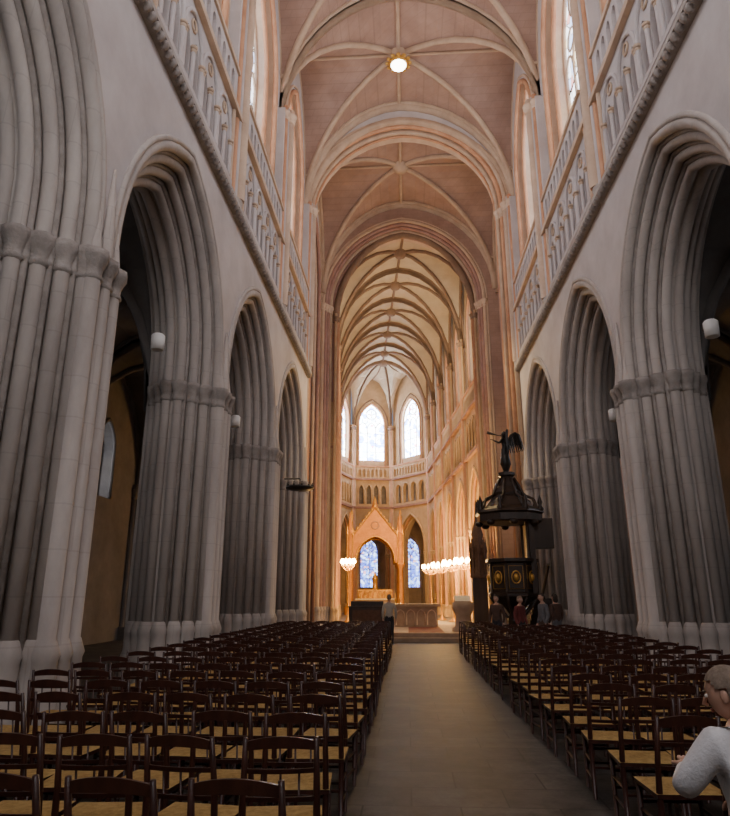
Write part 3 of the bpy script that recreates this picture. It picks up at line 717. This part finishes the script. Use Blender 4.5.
for sd in (-1,1):
    E=[(sd*.05,-.1,1.3),(sd*.16,-.22,1.56),(sd*.32,-.34,1.68),(sd*.5,-.42,1.62)]
    mb.tube(E,[.05,.055,.05,.03],M_dark,6)
    for k in range(9):
        q=k/8; i=min(2,int(q*3)); t=q*3-i; a=Vector(E[i]).lerp(Vector(E[i+1]),t)
        ln=.5+.3*math.sin(q*pi*.8); d=Vector((sd*(.05+.25*q),-.1,-1+.1*q)).normalized()
        m_=a+d*ln*.5; e_=a+d*ln
        w=Vector((.06,0,.02)); th=Vector((0,.012,0))
        P=[a-w,a+w,m_+w*1.1,e_+w*.3,e_-w*.3,m_-w*1.1]; P2=[p+th*(1+k%2) for p in P]
        mb.add(P+P2,[tuple(range(6)),tuple(range(6,12))]+[(i2,(i2+1)%6,6+(i2+1)%6,6+i2) for i2 in range(6)],M_dark)
mb.tube([(.42,.32,1.66),(.3,.5,1.72),(.1,.85,1.85)],[.015,.02,.07],M_dark,8)
mb.lathe(0,0,[(.17,1.0),(.2,.7),(.26,.35),(.22,.3),(.1,.0)],M_dark,12,sy=.8)
mb.obj('wings_and_robe',ang)
# ---------------------------------------------------------------- fittings
def spot(x,y,z,sd):
    mb=MB(); mb.tube([(0,.32,.1),(0,0,.1)],.02,M_dark,6); mb.lathe(0,0,[(.10,-.16),(.13,-.16),(.14,.14),(.10,.18),(.03,.2)],M_wh,14); mb.lathe(0,0,[(.1,-.14),(.05,-.13)],M_wh,10)
    mb.obj('spotlight',None,(x,y,z))
for X,sd in ((XL-.72,-1),(XR+.98,1)):
    for p in PY[2:5]: spot(X,p-2.28,6.65,sd)
mb=MB()
mb.tube([(-.6,0,.35),(0,0,.35)],.03,M_dark,6); mb.tube([(0,0,.35),(0,0,.08)],.02,M_dark,6)
mb.tube([(.48*math.cos(k*pi/10),.48*math.sin(k*pi/10),0) for k in range(20)],.05,M_dark,6,closed=True)
mb.lathe(0,0,[(.1,-.12),(.45,-.06),(.5,.0),(.2,.06),(.05,.14)],M_dark,16)
for k in range(10):
    a=k*pi/5; mb.tube([(0,0,.1),(.48*math.cos(a),.48*math.sin(a),0)],.012,M_dark,5); mb.lathe(.48*math.cos(a),.48*math.sin(a),[(.04,.03),(.05,.08),(.02,.1),(.02,.18)],M_dark,6)
mb.obj('iron_corona_bracket',None,(XL+.3,24.2,5.6))
mb=MB(); mb.box(-.35,.35,-.3,.3,.0,2.2,M_oak); mb.lathe(0,0,[(.4,2.2),(.45,2.3),(.3,2.6),(.36,3.6),(.42,3.7),(.25,4.1),(.3,4.3),(.12,5.0),(.02,6.0)],M_c1,8)
for k in range(8):
    a=k*pi/4; mb.lathe(.38*math.cos(a),.38*math.sin(a),[(.05,2.3),(.05,3.4),(.08,3.5),(.01,4.2)],M_c1,6)
mb.obj('carved_font_cover',None,(3.5,33.2,.322))
# ---------------------------------------------------------------- lights
def area(name,loc,tgt,sx,sy,pw,col):
    l=D.lights.new(name,'AREA'); l.shape='RECTANGLE'; l.size=sx; l.size_y=sy; l.energy=pw; l.color=col
    o=D.objects.new(name,l); SC.collection.objects.link(o); o.location=loc
    o.rotation_euler=(Vector(tgt)-Vector(loc)).to_track_quat('-Z','Y').to_euler(); return o
WARM=(1,.78,.50); COOL=(1,.96,.93)
area('choir_fill',(0,36.2,16.5),(-1.5,56,14),6,3,400,WARM)  # added area light without fixture, hidden behind the crossing arch to warm the choir
area('choir_fill',(-.5,45,12.2),(-1.7,56,24),3,1,150,WARM)  # second unseen fill, added to brighten the choir vault
area('choir_lower_fill',(-.5,46,7.5),(-2.6,60,3),3,1.5,650,(1,.56,.20))  # unseen amber fill, added to light the baldachin and apse arcade
area('crossing_fill',(.3,29,14),(.1,31.5,24),3,1,60,WARM)  # unseen area light with no fixture, aimed up at the crossing vault
area('altar_spotlight',(.8,28.2,13),(.8,27.5,0),.6,.4,420,(1,.72,.34))
for k in (1,2,3):
    y=(PY[k]+PY[k+1])/2
    area('vault_fill',(.3,y,15.2),(.3,y+1,24),4,1,60,(1,.78,.58))  # unseen fill in mid-air, added to brighten the nave vault
area('west_fill',(.3,-3.2,11),(.3,20,10),6,7,360,COOL)  # added fill behind the camera, standing in for west window daylight
for x,y in CAND:
    l=D.lights.new('candle_glow','POINT'); l.energy=420 if x>0 else 120; l.color=(1,.56,.17); l.shadow_soft_size=.3
    o=D.objects.new('candle_glow',l); SC.collection.objects.link(o); o.location=(x,y,3.95)
w=D.worlds.new('World'); SC.world=w; w.use_nodes=True; w.node_tree.nodes['Background'].inputs[0].default_value=(.6,.7,.9,1); w.node_tree.nodes['Background'].inputs[1].default_value=.4
# ---------------------------------------------------------------- camera
cd=D.cameras.new('camera'); cam=D.objects.new('camera',cd); SC.collection.objects.link(cam); SC.camera=cam
cam.location=(0,0,1.65); cam.rotation_euler=(math.radians(90+16.2),0,math.radians(3.63)); cd.sensor_width=36; cd.lens=650/816*36; cd.clip_end=300
